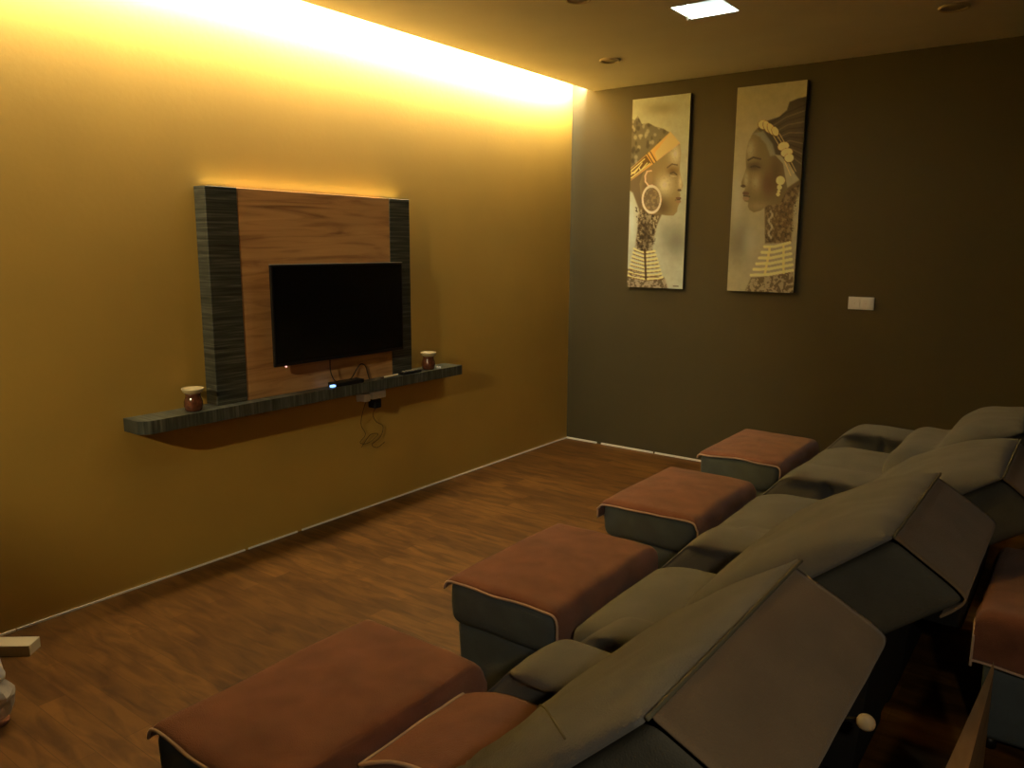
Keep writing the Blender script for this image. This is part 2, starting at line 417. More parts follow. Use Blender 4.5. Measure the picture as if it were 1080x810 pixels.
t = thing('wall_socket', 'white double wall socket with plugs just below the shelf', 'socket', (0, -2.105, 0.660))
link('plate', bx(0.0, 0.012, -0.085, 0.075, -0.025, 0.046, 0.003), MT['white'], t, False)
link('adapter', bx(0.012, 0.085, -0.100, -0.055, -0.016, 0.030, 0.006), MT['white'], t, False)
link('white_plug', bx(0.012, 0.080, -0.035, 0.070, -0.012, 0.035, 0.007), MT['white'], t, False)
s = link('plug', bx(0.012, 0.072, -0.010, 0.040, -0.068, -0.016, 0.006), MT['black'], t, False); s['label'] = 'black plug'
for pth, lab in (([(0.060, -2.17, 0.648), (0.04, -2.185, 0.57), (0.012, -2.17, 0.50), (0.012, -2.14, 0.44), (0.010, -2.18, 0.40), (0.010, -2.12, 0.385), (0.010, -2.04, 0.42), (0.010, -2.10, 0.43), (0.010, -2.17, 0.37)], 'thin dark wire hanging in loose coils below the left of the white socket'),
                 ([(0.050, -2.09, 0.594), (0.03, -2.095, 0.55), (0.012, -2.055, 0.50), (0.010, -2.00, 0.46), (0.010, -2.025, 0.40), (0.010, -2.09, 0.37), (0.010, -2.05, 0.345), (0.010, -1.99, 0.365)], 'thin dark wire hanging straight below the black plug')):
    tag(link('hanging_wire', tube(spline(pth, 10), 0.0016, 6), MT['cable']), lab, 'wire')

# ------------------------------------------------------------------ pictures on the dark wall
def srgb(c):
    c = np.asarray(c, float) / 255.0
    return np.where(c <= 0.04045, c / 12.92, ((c + 0.055) / 1.055) ** 2.4)
class Canvas:
    def __init__(s, quad, nu, nv):
        s.nu, s.nv = nu, nv
        src = quad; dst = [(0, 0), (1, 0), (0, 1), (1, 1)]
        A = []; bb = []
        for (u, v), (x, y) in zip(dst, src):
            A.append([u, v, 1, 0, 0, 0, -u * x, -v * x]); bb.append(x)
            A.append([0, 0, 0, u, v, 1, -u * y, -v * y]); bb.append(y)
        h = np.linalg.solve(np.array(A, float), np.array(bb, float))
        u, v = np.meshgrid(np.linspace(0, 1, nu + 1), np.linspace(0, 1, nv + 1), indexing='ij')
        w = h[6] * u + h[7] * v + 1
        s.X = (h[0] * u + h[1] * v + h[2]) / w; s.Y = (h[3] * u + h[4] * v + h[5]) / w
        s.c = np.zeros((nu + 1, nv + 1, 3))
        N = np.zeros(s.X.shape); N2 = np.zeros(s.X.shape)
        for i in range(nu + 1):
            for j in range(nv + 1):
                q = Vector((s.X[i, j] / 22, s.Y[i, j] / 22, 1.7)); N[i, j] = noise.noise(q) * .6 + noise.noise(q * 2.6) * .4
                q2 = Vector((s.X[i, j] / 11, s.Y[i, j] / 13, 4.2)); N2[i, j] = noise.noise(q2) * .7 + noise.noise(q2 * 2.7) * .4
        s.N, s.N2 = N, N2
    def put(s, mask, col, a=1.0):
        m = np.clip(mask * a, 0, 1)[..., None]; s.c = s.c * (1 - m) + np.asarray(col, float) * m
    def mul(s, mask, k):
        s.c = s.c * (1 - np.clip(mask, 0, 1)[..., None] * (1 - k))
    def poly(s, pts, soft=1.2):
        X, Y = s.X, s.Y; ins = np.zeros(X.shape, bool); dmin = np.full(X.shape, 1e9)
        n = len(pts)
        for i in range(n):
            x1, y1 = pts[i]; x2, y2 = pts[(i + 1) % n]
            if y1 != y2:
                cross = ((y1 > Y) != (y2 > Y)) & (X < (x2 - x1) * (Y - y1) / (y2 - y1) + x1)
                ins ^= cross
            L = (x2 - x1) ** 2 + (y2 - y1) ** 2 + 1e-9
            t = np.clip(((X - x1) * (x2 - x1) + (Y - y1) * (y2 - y1)) / L, 0, 1)
            dmin = np.minimum(dmin, np.hypot(X - x1 - t * (x2 - x1), Y - y1 - t * (y2 - y1)))
        sd = np.where(ins, dmin, -dmin)
        return np.clip(0.5 + sd / (2 * soft), 0, 1)
    def ell(s, cx, cy, rx, ry, soft=0.1, rot=0.0):
        dx, dy = s.X - cx, s.Y - cy; c, k = math.cos(rot), math.sin(rot)
        d = np.hypot((dx * c + dy * k) / rx, (-dx * k + dy * c) / ry)
        return np.clip((1 - d) / soft + 0.5, 0, 1)
    def blob(s, cx, cy, rx, ry, rot=0.0):
        dx, dy = s.X - cx, s.Y - cy; c, k = math.cos(rot), math.sin(rot)
        return np.exp(-(((dx * c + dy * k) / rx) ** 2 + ((-dx * k + dy * c) / ry) ** 2))
    def line(s, pts, w):
        d = np.full(s.X.shape, 1e9)
        for (x1, y1), (x2, y2) in zip(pts, pts[1:]):
            L = (x2 - x1) ** 2 + (y2 - y1) ** 2 + 1e-9
            t = np.clip(((s.X - x1) * (x2 - x1) + (s.Y - y1) * (y2 - y1)) / L, 0, 1)
            d = np.minimum(d, np.hypot(s.X - x1 - t * (x2 - x1), s.Y - y1 - t * (y2 - y1)))
        return np.clip(1.0 - (d - w / 2) / 1.2, 0, 1)
    def ring(s, cx, cy, rx, ry, w, rot=0.0):
        d = np.hypot((s.X - cx) / rx, (s.Y - cy) / ry)
        return np.clip(1.0 - (np.abs(d - 1) * min(rx, ry) - w / 2) / 1.2, 0, 1)

def picture(name, cv, x0, x1, z0, z1, label, lift=0.0):
    """stretched canvas: painted front as a fine grid, plain sides"""
    D = 0.028
    t = thing(name, label, 'painting', ((x0 + x1) / 2, -0.001, z0), 'paintings on the dark wall')
    hw = (x1 - x0) / 2; hh = z1 - z0
    lin = srgb(np.clip(cv.c, 0, 255)) ** 1.36 * 1.52 * np.array(PAINT_GAIN)
    lin = np.clip(lin, 0.004, 0.90)
    nu, nv = cv.nu, cv.nv
    verts = []; faces = []
    for i in range(nu + 1):
        for j in range(nv + 1):
            verts.append((-hw + 2 * hw * i / nu, -D, hh * (1 - j / nv)))
    for i in range(nu):
        for j in range(nv):
            a = i * (nv + 1) + j
            faces.append((a, a + 1, a + nv + 2, a + nv + 1))
    me = bpy.data.meshes.new('painted_canvas'); me.from_pydata(verts, [], faces); me.update()
    ca = me.color_attributes.new('paint', 'FLOAT_COLOR', 'POINT')
    flat = np.concatenate([lin.reshape(-1, 3), np.ones(((nu + 1) * (nv + 1), 1))], 1).astype(np.float32).ravel()
    ca.data.foreach_set('color', flat)
    o = bpy.data.objects.new('painted_canvas', me); C.objects.link(o); o.parent = t
    me.materials.append(MT['paint'])
    link('stretcher_frame', bx(-hw, hw, -D + 0.0006, 0.0, 0.0, hh), MT['canvas_side'], t, False)
    return t
m, nt, b = new_mat('canvas_paint'); MT['paint'] = m
at = nt.nodes.new('ShaderNodeVertexColor'); at.layer_name = 'paint'
nt.links.new(at.outputs[0], b.inputs['Base Color']); b.inputs['Roughness'].default_value = 0.55; b.inputs['Specular IOR Level'].default_value = 0.2
MT['canvas_side'] = mat('canvas_side', (0.10, 0.085, 0.06), 0.8)
PAINT_GAIN = (2.15, 3.0, 7.5)
GOLD = (188, 155, 88)

c1 = Canvas([(105, 55), (328, 33), (80, 785), (296, 788)], 110, 330)
c1.put(np.ones(c1.X.shape), (152, 141, 98))
c1.put(np.clip(c1.N * .5 + .25, 0, 1), (128, 118, 80), .7)
c1.put(c1.blob(215, 90, 60, 22), (112, 98, 60), .7)
c1.put(c1.blob(270, 600, 48, 62), (96, 88, 60), .75)
c1.put(c1.blob(235, 570, 26, 40), (120, 112, 78), .6)
c1.put(c1.blob(100, 520, 14, 90), (168, 160, 118), .6)
# neck and shoulders
c1.put(c1.poly([(92, 330), (200, 300), (215, 500), (196, 545), (178, 640), (110, 645), (122, 560), (128, 480), (104, 415), (90, 405)], 3), (88, 72, 42))
c1.put(c1.poly([(78, 712), (150, 735), (225, 745), (240, 790), (78, 790)], 3), (92, 76, 46))
nk = c1.poly([(110, 470), (205, 505), (190, 600), (178, 645), (108, 645), (124, 560)], 3)
c1.put(nk * (c1.N2 > .12), (150, 134, 90), .75); c1.put(nk * (c1.N2 < -.2), (40, 30, 16), .8)
c1.put(c1.poly([(78, 712), (150, 740), (238, 752), (240, 790), (78, 790)], 3) * (c1.N2 > .05), (150, 130, 88), .7)
c1.put(c1.blob(155, 575, 18, 60), (44, 32, 16), .65)
# face
face = c1.poly([(165, 262), (250, 185), (286, 228), (291, 262), (287, 296), (285, 330), (291, 358), (298, 388), (292, 402), (284, 408), (288, 424), (284, 434), (289, 447), (283, 458), (278, 470), (275, 488), (262, 503), (238, 503), (205, 498), (170, 500), (140, 470), (130, 380), (150, 320)], 1.5)
c1.put(face, (120, 102, 60))
c1.put(face * c1.blob(268, 265, 22, 40), (184, 168, 118), .85)
c1.put(face * c1.blob(226, 382, 34, 44), (186, 170, 118), .85)
c1.put(face * c1.blob(288, 375, 8, 34), (176, 158, 108), .8)
c1.put(face * c1.blob(190, 320, 40, 40), (112, 94, 56), .6)
c1.put(face * c1.blob(215, 470, 36, 34), (70, 54, 28), .85)
c1.put(face * c1.blob(160, 400, 30, 70), (78, 60, 34), .75)
c1.put(face * c1.blob(258, 330, 20, 14), (74, 56, 30), .8)
c1.put(c1.line([(238, 318), (256, 304), (276, 308)], 4), (62, 46, 24), .8)
c1.put(c1.line([(250, 340), (262, 335), (274, 345)], 4), (40, 28, 14), .85)
c1.put(c1.line([(252, 350), (272, 352)], 2), (190, 172, 124), .5)
c1.put(c1.ell(284, 405, 8, 5), (66, 48, 26), .8)
c1.put(c1.ell(281, 436, 11, 5), (84, 58, 36), .85); c1.put(c1.ell(280, 449, 10, 6), (120, 92, 58), .8)
c1.put(c1.line([(268, 443), (286, 441)], 2), (40, 28, 16), .8)
c1.put(face * (np.abs(c1.N2) > .33), (100, 84, 50), .15)
# hair
hair = c1.poly([(98, 128), (112, 134), (124, 118), (140, 150), (166, 146), (192, 160), (222, 168), (246, 182), (160, 268), (92, 322)], 2)
c1.put(hair, (84, 74, 48))
for k in range(70):
    x = random.uniform(95, 245); y = random.uniform(120, 310)
    c1.put(hair * c1.ell(x, y, random.uniform(4, 7), random.uniform(6, 10), .6), (134, 120, 84) if random.random() < .5 else (46, 38, 22), .75)
# head band
c1.put(c1.poly([(94, 322), (162, 262), (250, 180), (284, 222), (190, 298), (96, 368)], 1.2), (176, 134, 68))
c1.put(c1.poly([(190, 262), (250, 182), (286, 224), (198, 292)], 2), (196, 146, 88), .8)
c1.put(c1.poly([(94, 324), (156, 270), (176, 300), (96, 366)], 1.5), (86, 64, 28))
for p in ([(97, 330), (150, 284)], [(98, 344), (128, 316), (134, 330), (160, 300)], [(98, 358), (170, 302)], [(98, 336), (110, 340), (140, 300)]):
    c1.put(c1.line(p, 3), (206, 168, 92), .9)
for p in ([(160, 264), (184, 302)], [(172, 256), (194, 294)]): c1.put(c1.line(p, 3), (52, 36, 14), .85)
# ear, hoop
c1.put(c1.ell(166, 358, 16, 30, .3), (120, 98, 58), .8)
c1.put(c1.line([(176, 330), (160, 332), (152, 350), (153, 372), (165, 388), (180, 386)], 5), (188, 142, 96))
c1.put(c1.ell(177, 441, 34, 50), (92, 76, 46), .85); c1.put(c1.ell(177, 441, 30, 44) * (c1.N2 > .1), (124, 106, 66), .7)
c1.put(c1.ring(177, 441, 35, 51, 6), (204, 158, 106))
# neck rings
for i in range(8):
    f = i / 7
    xl, xr = 108 - 24 * f, 188 + 30 * f; y = 640 + 104 * f
    c1.put(c1.line([(xl, y - 6 + 2 * f), (xl + 18, y + 4), ((xl + xr) / 2, y + 9), (xr - 16, y + 6), (xr, y + 2 - 2 * f)], 7), GOLD)
    c1.put(c1.line([(xl, y + 1), ((xl + xr) / 2, y + 15), (xr, y + 8)], 2), (84, 62, 28), .8)
c1.put(c1.line([(150, 636), (154, 752)], 7), (58, 42, 18), .8)
c1.put(c1.line([(260, 778), (280, 778)], 2), (70, 56, 34), .8)
picture('painting', c1, 0.516, 0.949, 1.213, 2.510, 'tall canvas of a woman facing right with a wide gold headband and hoop earring')

c2 = Canvas([(55, 62), (302, 33), (32, 783), (268, 787)], 110, 330)
c2.put(np.ones(c2.X.shape), (140, 124, 80))
c2.put(np.clip(c2.N * .5 + .25, 0, 1), (118, 104, 66), .7)
c2.put(c2.blob(70, 600, 46, 80), (92, 82, 54), .75); c2.put(c2.blob(60, 450, 22, 120), (150, 138, 98), .5)
c2.put(c2.blob(110, 610, 26, 60), (150, 138, 98), .5)
c2.put(c2.poly([(160, 470), (290, 380), (284, 420), (262, 480), (256, 606), (165, 612)], 3), (82, 66, 38))
nk = c2.poly([(160, 470), (285, 400), (258, 606), (165, 612)], 3)
c2.put(nk * (c2.N2 > .15), (124, 104, 64), .6); c2.put(nk * (c2.N2 < -.25), (44, 34, 18), .7)
c2.put(c2.poly([(96, 786), (118, 735), (190, 728), (266, 708), (270, 790)], 3), (90, 74, 44))
c2.put(c2.poly([(96, 786), (118, 735), (190, 728), (266, 708), (270, 790)], 3) * (c2.N2 > .05), (146, 126, 82), .7)
hair = c2.poly([(128, 206), (165, 178), (205, 164), (232, 140), (240, 112), (268, 100), (300, 92), (294, 250), (286, 392), (262, 360), (240, 330), (214, 300), (180, 296), (160, 250), (128, 236), (112, 224)], 2)
c2.put(hair, (64, 53, 32))
for k in range(12):
    y0 = 120 + k * 20
    c2.put(hair * c2.line([(170 + k * 6, 190 + k * 10), (230 + k * 2, 150 + k * 14), (300, y0)], 3), (106, 90, 56) if k % 2 else (38, 30, 16), .7)
face = c2.poly([(128, 206), (112, 224), (98, 252), (90, 286), (89, 312), (92, 345), (84, 372), (76, 396), (76, 408), (86, 414), (90, 420), (82, 432), (86, 442), (82, 454), (88, 464), (102, 468), (100, 482), (106, 494), (122, 503), (146, 496), (170, 478), (215, 470), (240, 420), (222, 330), (190, 296), (160, 240)], 1.5)
c2.put(face, (98, 82, 47))
c2.put(face * c2.blob(104, 280, 20, 40), (150, 134, 88), .75)
c2.put(face * c2.blob(92, 386, 10, 34), (150, 134, 88), .75)
c2.put(face * c2.blob(128, 396, 22, 34), (146, 128, 82), .7)
c2.put(face * c2.blob(140, 480, 40, 16), (132, 114, 72), .6)
c2.put(face * c2.blob(172, 402, 24, 40), (74, 52, 32), .75)
c2.put(face * c2.blob(200, 360, 24, 60), (60, 46, 24), .7)
c2.put(face * c2.blob(120, 340, 22, 14), (58, 44, 24), .85)
c2.put(c2.line([(98, 318), (116, 308), (142, 314)], 5), (48, 36, 20), .85)
c2.put(c2.line([(108, 342), (122, 338), (140, 344)], 4), (30, 22, 12), .9)
c2.put(c2.ell(82, 410, 9, 5), (58, 42, 24), .8)
c2.put(c2.ell(92, 436, 12, 6), (80, 56, 38), .85); c2.put(c2.ell(93, 455, 11, 7), (128, 102, 66), .8)
c2.put(c2.line([(84, 444), (106, 447)], 2), (36, 26, 16), .85)
c2.put(c2.poly([(112, 224), (150, 214), (184, 260), (196, 300), (176, 304), (160, 262), (136, 236)], 3), (120, 112, 78), .8)
c2.put(face * (np.abs(c2.N2) > .33), (84, 68, 38), .15)
for k in range(14):
    c2.put(c2.ell(182 + 6 * math.sin(k), 500 + k * 7, 4, 5, .5), (150, 134, 92), .75)
for p in ([(196, 226), (216, 256)], [(206, 222), (224, 252)], [(186, 232), (206, 264)], [(236, 318), (262, 362)], [(246, 314), (268, 356)], [(228, 322), (250, 372)]):
    c2.put(c2.line(p, 2), (176, 148, 84), .8)
for x, y, a, b3, r in ((150, 192, 19, 16, .2), (164, 200, 12, 23, -.5), (178, 208, 11, 23, -.5), (192, 215, 11, 17, -.4), (222, 268, 20, 15, -.3), (234, 290, 21, 15, -.3), (243, 309, 16, 15, -.3)):
    c2.put(c2.ell(x, y + 1, a + 2, b3 + 2, .1, r), (92, 70, 30), .8); c2.put(c2.ell(x, y, a, b3, .08, r), (194, 160, 90))
for x, y, r in ((214, 389, 16), (211, 413, 9), (209, 427, 6), (207, 438, 7)): c2.put(c2.ell(x, y, r, r, .12), (190, 157, 88))
for i in range(6):
    f = i / 5
    xl, xr = 163 - 46 * f, 252 + 12 * f; yl, yr = 626 + 102 * f, 608 + 98 * f
    c2.put(c2.line([(xl, yl - 2), ((xl * .6 + xr * .4), (yl + yr) / 2 + 6), (xr, yr)], 9), (190, 157, 88))
for a, b3 in (((182, 626), (166, 722)), ((230, 616), (232, 716))): c2.put(c2.line([a, b3], 7), (182, 148, 80), .9)
picture('painting', c2, 1.270, 1.708, 1.214, 2.508, 'tall canvas of a woman facing left with gold disc hair ornaments')

t = thing('light_switch', 'white double light switch plate on the dark wall right of the paintings', 'switch', (2.113, 0, 1.166))
link('plate', bx(-0.074, 0.074, -0.010, 0.0, -0.037, 0.040, 0.003), MT['white'], t, False)
for x in (-0.032, 0.032):
    link('rocker', bx(x - 0.026, x + 0.026, -0.0135, -0.009, -0.026, 0.028, 0.002), MT['white'], t, False)
for x in (-0.035, 0.029): link('pilot_dot', lathe([(0.003, 0), (0.003, 0.002), (0, 0.003)], 10, (x, -0.0145, 0.0)), MT['rim'], t)

# ------------------------------------------------------------------ footstools and their towels
def prof(a, h, r):
    """walk over a rounded edge: returns sideways position and drop"""
    s = 1 if a >= 0 else -1; a = abs(a)
    if a <= h - r: return s * a, 0.0
    q = a - (h - r); L = r * PI / 2
    if q < L:
        th = q / r; return s * (h - r + r * math.sin(th)), r * (1 - math.cos(th))
    return s * h, r + (q - L)
OX0, OX1 = 1.680, 2.098
OHX = (OX1 - OX0) / 2; OHY = 0.325; OTOP = 0.440
def footstool(xc, yc, label, group='footstools before the recliners'):
    t = thing('footstool', label, 'footstool', (xc, yc, 0), group)
    def lid(p, u, v, w):
        if w < 0: p = Vector((p.x * (1 - 0.02 * (-w)), p.y * (1 - 0.015 * -w), p.z))
        return p
    link('cushion', soft(-OHX, OHX, -OHY, OHY, 0.285, OTOP, 0.035, (18, 22, 8), 0.014, lid, 0.004, 7, yc), MT['fabric_dark'], t)
    def base(p, u, v, w):
        k = 1 - 0.05 * (1 - w) / 2
        return Vector((p.x * k, p.y * k, p.z))
    link('base', soft(-OHX + .018, OHX - .018, -OHY + .02, OHY - .02, 0.03, 0.295, 0.02, (10, 12, 8), 0, base, 0.002, 5, yc), MT['fabric_dark'], t)
    for sx in (-1, 1):
        for sy in (-1, 1):
            link('foot', lathe([(0.018, 0), (0.022, 0.035)], 12, (sx * (OHX - .06), sy * (OHY - .06), 0)), MT['black'], t)
    return t
def towel(xc, yc, label, dl=0.03, dr=0.13, near=0.004, far=0.03, seed=0.0, wav=0.010, sk=0.0):
    t = thing('towel', label, 'towel', (xc, yc, 0), 'towels on the footstools')
    hx, hy, r = OHX + 0.008, OHY + 0.008, 0.036
    La = hx - r + r * PI / 2; Lb = hy - r + r * PI / 2
    a0, a1 = -(La + dl), La + dr
    b0, b1 = -(hy - r + near + 0.030), Lb + far
    def P(u, v):
        a = a0 + (a1 - a0) * u; bb = b0 + (b1 - b0) * v
        bb += sk * (u - .5) + (wav * noise.noise(Vector((u * 4 + seed, 1, 0))) if v < 0.5 else wav * noise.noise(Vector((u * 4 + seed, 7, 0))))
        x, da = prof(a, hx, r); y, db = prof(bb, hy, r)
        q = (x / hx) ** 2; w = (y / hy) ** 2
        z = OTOP + 0.009 + 0.015 * (1 - q) * (1 - w) - math.hypot(da, db)
        wr = noise.noise(Vector((x * 5 + seed, y * 5, 0))) * 0.004 + noise.noise(Vector((x * 14 + seed, y * 9, 3))) * 0.002
        z += max(0, wr + 0.002)
        if da > r: x += (0.004 * math.sin(y * 26 + seed) + 0.004) * (1 if a > 0 else -1)
        return (x, y, z)
    link('cloth', sheet(P, 44, 60, 0.005), MT['towel'], t)
    pipe = tube([Vector(P(i / 60, 0.0)) + Vector((0, -0.001, -0.001)) for i in range(61)], 0.0042, 8)
    link('piping', pipe, MT['piping'], t)
    pipe = tube([Vector(P(0.0, i / 60)) for i in range(61)], 0.0038, 8)
    link('piping', pipe, MT['piping'], t)
    pipe = tube([Vector(P(1.0, i / 60)) for i in range(61)], 0.0038, 8)
    link('piping', pipe, MT['piping'], t)
    return t
OXC = (OX0 + OX1) / 2
stools = [(-1.015, 'dark teal footstool at the far end of the row, beside the dark wall'),
          (-2.020, 'dark teal footstool second from the dark wall'),
          (-3.010, 'dark teal footstool third from the dark wall, with its whole near side in view'),
          (-4.005, 'dark teal footstool nearest the camera, cut by the bottom edge of the photo')]
for y, l in stools: footstool(OXC, y, l)
towel(OXC, -1.015, 'red brown towel on the far footstool beside the dark wall', 0.0, 0.12, 0.004, 0.02, 1.0)
towel(OXC, -2.020, 'red brown towel hanging over the front corner of the second footstool from the dark wall', 0.045, 0.14, 0.008, 0.02, 4.0, 0.010, 0.01)
towel(OXC, -3.010, 'red brown towel with a straight pale edge on the third footstool from the dark wall', 0.005, 0.14, 0.003, 0.02, 8.0)
towel(OXC, -4.005, 'red brown towel spread over the whole of the nearest footstool', 0.005, 0.14, 0.006, 0.05, 12.0)

# ------------------------------------------------------------------ recliners
# local frame: origin on the floor, x = world x - 2.60, y across the chair
def LX(x): return x - 2.60
class Back: pass
BK = Back()
def recline(p0, p1, bulge):
    d = Vector((p1[0] - p0[0], 0, p1[1] - p0[1])); BK.L = d.length
    BK.up = d.normalized()                               # along the back, upwards
    BK.n = Vector((-BK.up.z, 0, BK.up.x))                # out of its front face
    BK.top = Vector((LX(p1[0]), 0, p1[1])); BK.bulge = bulge
def seat_bm(seed, near):
    def f(p, u, v, w):
        if u < -0.3: p.z -= 0.05 * ((-u - 0.3) / 0.7) ** 2 * (1 if w > 0 else 0.3)
        return p
    return soft(LX(2.135), LX(2.66), -near + 0.06, 0.246, 0.27, 0.452, 0.030, (22, 24, 8), 0.020, f, 0.006, 6, seed)
def arm_bm(s, seed, top, near):
    """padded arm with a rounded nose and gathered creases on its sides"""
    y0, y1 = (0.240, 0.445) if s > 0 else (-near, -near + 0.150)
    def f(p, u, v, w):
        x = p.x
        # nose: the top falls away towards the front
        q = sm(LX(2.13), LX(2.33), x)
        h = 0.12 + (top - 0.12) * (0.60 + 0.40 * q ** 0.7)
        p.z = 0.12 + (p.z - 0.12) * (h - 0.12) / (top - 0.12)
        # crown across the width
        if w > 0: p.z += (0.014 if s > 0 else 0.010) * (1 - v * v) * w
        # the padded top stands out over the side faces
        if abs(v) > 0.5:
            p.y -= math.copysign((0.042 if s > 0 else 0.024) * sm(top - 0.022, top - 0.060, p.z) * sm(0.5, 1.0, abs(v)), v)
        # creases on the side faces
        if abs(v) > 0.85 and w > -0.3:
            up = sm(top - 0.005, top - 0.06, p.z)
            d = math.exp(-((x - LX(2.43) - 0.10 * (top - p.z)) / 0.016) ** 2) * 0.050 * up
            d += math.exp(-((x - LX(2.375) + 0.5 * (top - 0.05 - p.z)) / 0.014) ** 2) * 0.012 * up
            d += 0.004 * math.sin((x * 60 + p.z * 18)) * up * math.exp(-((x - LX(2.42)) / 0.1) ** 2)
            p.y -= math.copysign(d, v)
        return p
    return soft(LX(2.125), LX(2.80), y0, y1, 0.12, top, 0.032 if s > 0 else 0.04, (60, 14, 16), 0.0, f, 0.005, 6, seed + s)
BT = 0.175
def shear(x, z):
    return z - x * 0.30 * max(0.0, 1 + z / 0.25) if x < 0 else z
def back_bm(seed):
    def f(p, u, v, w):
        # p.x: along thickness (0 front .. -BT rear), p.z: along the back
        return BK.top + BK.up * shear(p.x, p.z) + BK.n * (p.x - 0.006) + Vector((0, p.y, 0))
    return soft(-BT, 0.0, -0.288, 0.288, -BK.L + 0.02, 0.0, 0.028, (8, 22, 20), 0, f, 0.003, 5, seed)
def pillow_pt(u, v, hw, lum, seed, over=0.006):
    """front cushion over the back: u 0 foot..1 top, v -1..1 across"""
    L = BK.L
    s = -L + (L + over) * u
    hh = 0.006 + 0.010 * (1 - u) + BK.bulge * math.sin(PI * min(1, max(0, (u * 0.99 + 0.01))) ** 0.85) ** 0.5 + 0.015 * sm(0.16, 0.02, u)
    if lum: hh += 0.030 * math.exp(-((u - 0.16) / 0.12) ** 2) - 0.045 * math.exp(-((u - 0.40) / 0.09) ** 2) + 0.02 * math.exp(-((u - 0.72) / 0.13) ** 2)
    e = max(0.0, 1 - abs(v) ** 9)
    hh = 0.012 + (hh - 0.012) * e ** 0.5
    y = v * (hw + 0.012 * math.sin(PI * u))
    n = noise.noise(Vector((u * 4 + seed, v * 2.5, 1))) * 0.007 + noise.noise(Vector((u * 11, v * 7 + seed, 4))) * 0.0025
    hh += n * e
    return s, y, hh
def pillow_bm(hw, lum, seed, gather):
    bm = bmesh.new(); nu, nv = 44, 40
    def pt(i, j, front):
        u = i / nu; v = -1 + 2 * j / nv
        v = math.copysign(1 - (1 - abs(v)) ** 1.5, v)
        s, y, h = pillow_pt(u, v, hw, lum, seed)
        if not front: h = 0.004
        if front and gather:
            # pleats drawn to the near lower corner
            arc = 0.27 + 0.53 * max(0.0, min(1.0, (0.12 - v) / 1.06)) ** 0.9
            k = sm(arc, arc - 0.25, u) * sm(0.2, -0.2, v)
            h += 0.016 * k * math.sin(v * 40 + u * 16 + 1.5 * math.sin(u * 9)) * (1 - abs(v) ** 6) - 0.006 * k
        return BK.top + BK.up * s + BK.n * h + Vector((0, y, 0))
    F = [[bm.verts.new(pt(i, j, True)) for j in range(nv + 1)] for i in range(nu + 1)]
    B = [[bm.verts.new(pt(i, j, False)) for j in range(nv + 1)] for i in range(nu + 1)]
    for i in range(nu):
        for j in range(nv):
            bm.faces.new((F[i][j], F[i + 1][j], F[i + 1][j + 1], F[i][j + 1])); bm.faces.new((B[i][j], B[i][j + 1], B[i + 1][j + 1], B[i + 1][j]))
    for i in range(nu):
        for j in (0, nv): bm.faces.new((F[i][j], B[i][j], B[i + 1][j], F[i + 1][j]))
    for j in range(nv):
        for i in (0, nu): bm.faces.new((F[i][j], F[i][j + 1], B[i][j + 1], B[i + 1 - 1][j]))
    return bm
def flap_bm(seed):
    """cloth over the top of the back and a little way down behind it"""
    path = [(0.002, 0.005), (-0.03, 0.007), (-0.09, 0.008), (-0.150, 0.007), (-0.176, -0.002), (-0.186, -0.03), (-0.188, -0.060)]
    sp = spline([(a, 0, b2) for a, b2 in path], 5)
    n = len(sp) - 1
    def P(u, v):
        q = sp[min(n, int(round(u * n)))]
        wv = 0.002 * noise.noise(Vector((u * 5, v * 7, seed)))
        return BK.top + BK.up * (shear(q.x, q.z) + wv + 0.001) + BK.n * q.x + Vector((0, (-0.286 + 0.572 * v), 0))
    return sheet(P, n, 30, 0.004)
def recliner(xo, yc, label, seed, lum=False, gather=False, p0=(2.4, .45), p1=(2.9, .9), bulge=0.08, near=0.44):
    recline(p0, p1, bulge)
    t = thing('recliner', label, 'recliner', (2.60 + xo, yc, 0), 'recliners in the front row')
    link('base', bx(LX(2.20), LX(2.86), -0.44, 0.44, 0.0, 0.30, 0.02), MT['black_cloth'], t, False)
    link('seat', seat_bm(seed, near), MT['fabric'], t)
    for s in (1, -1): link('armrest', arm_bm(s, seed * 3.1, 0.545 if s > 0 else 0.468, near), MT['fabric'], t)
    link('backrest', back_bm(seed), MT['fabric_side'], t)
    link('back_cushion', pillow_bm(0.310, lum, seed, gather), MT['fabric'], t)
    o = link('headrest_cover', flap_bm(seed), MT['fabric2'], t); o['label'] = 'taupe cover cloth over the top of the back'
    pw = []
    for j in range(41):
        v = -1 + j / 20
        s, y, h = pillow_pt(1.0, v, 0.310, lum, seed)
        pw.append(BK.top + BK.up * (0.012 + 0.002 * noise.noise(Vector((v * 5, seed, 0)))) + BK.n * 0.006 + Vector((0, y * 0.985, 0)))
    link('piping', tube(pw, 0.0036, 8), MT['welt'], t)
    # lower shell behind the back
    bm = bmesh.new()
    f0 = BK.top - BK.up * (BK.L - 0.05) - BK.n * 0.16; f1 = BK.top - BK.up * 0.16 - BK.n * 0.16
    pr = [(f0.x - 0.05, 0.27), (f1.x - 0.02, 0.27), (f1.x + 0.01, f1.z - 0.015), (f0.x - 0.02, f0.z - 0.015)]
    pr[3] = (pr[3][0], max(pr[3][1], 0.29))
    a = [bm.verts.new((x, -0.29, z)) for x, z in pr]; b2 = [bm.verts.new((x, 0.29, z)) for x, z in pr]
    bm.faces.new(a); bm.faces.new(b2[::-1])
    for i in range(4): bm.faces.new((a[i], b2[i], b2[(i + 1) % 4], a[(i + 1) % 4]))
    link('rear_shell', bm, MT['black_cloth'], t, False)
    return t
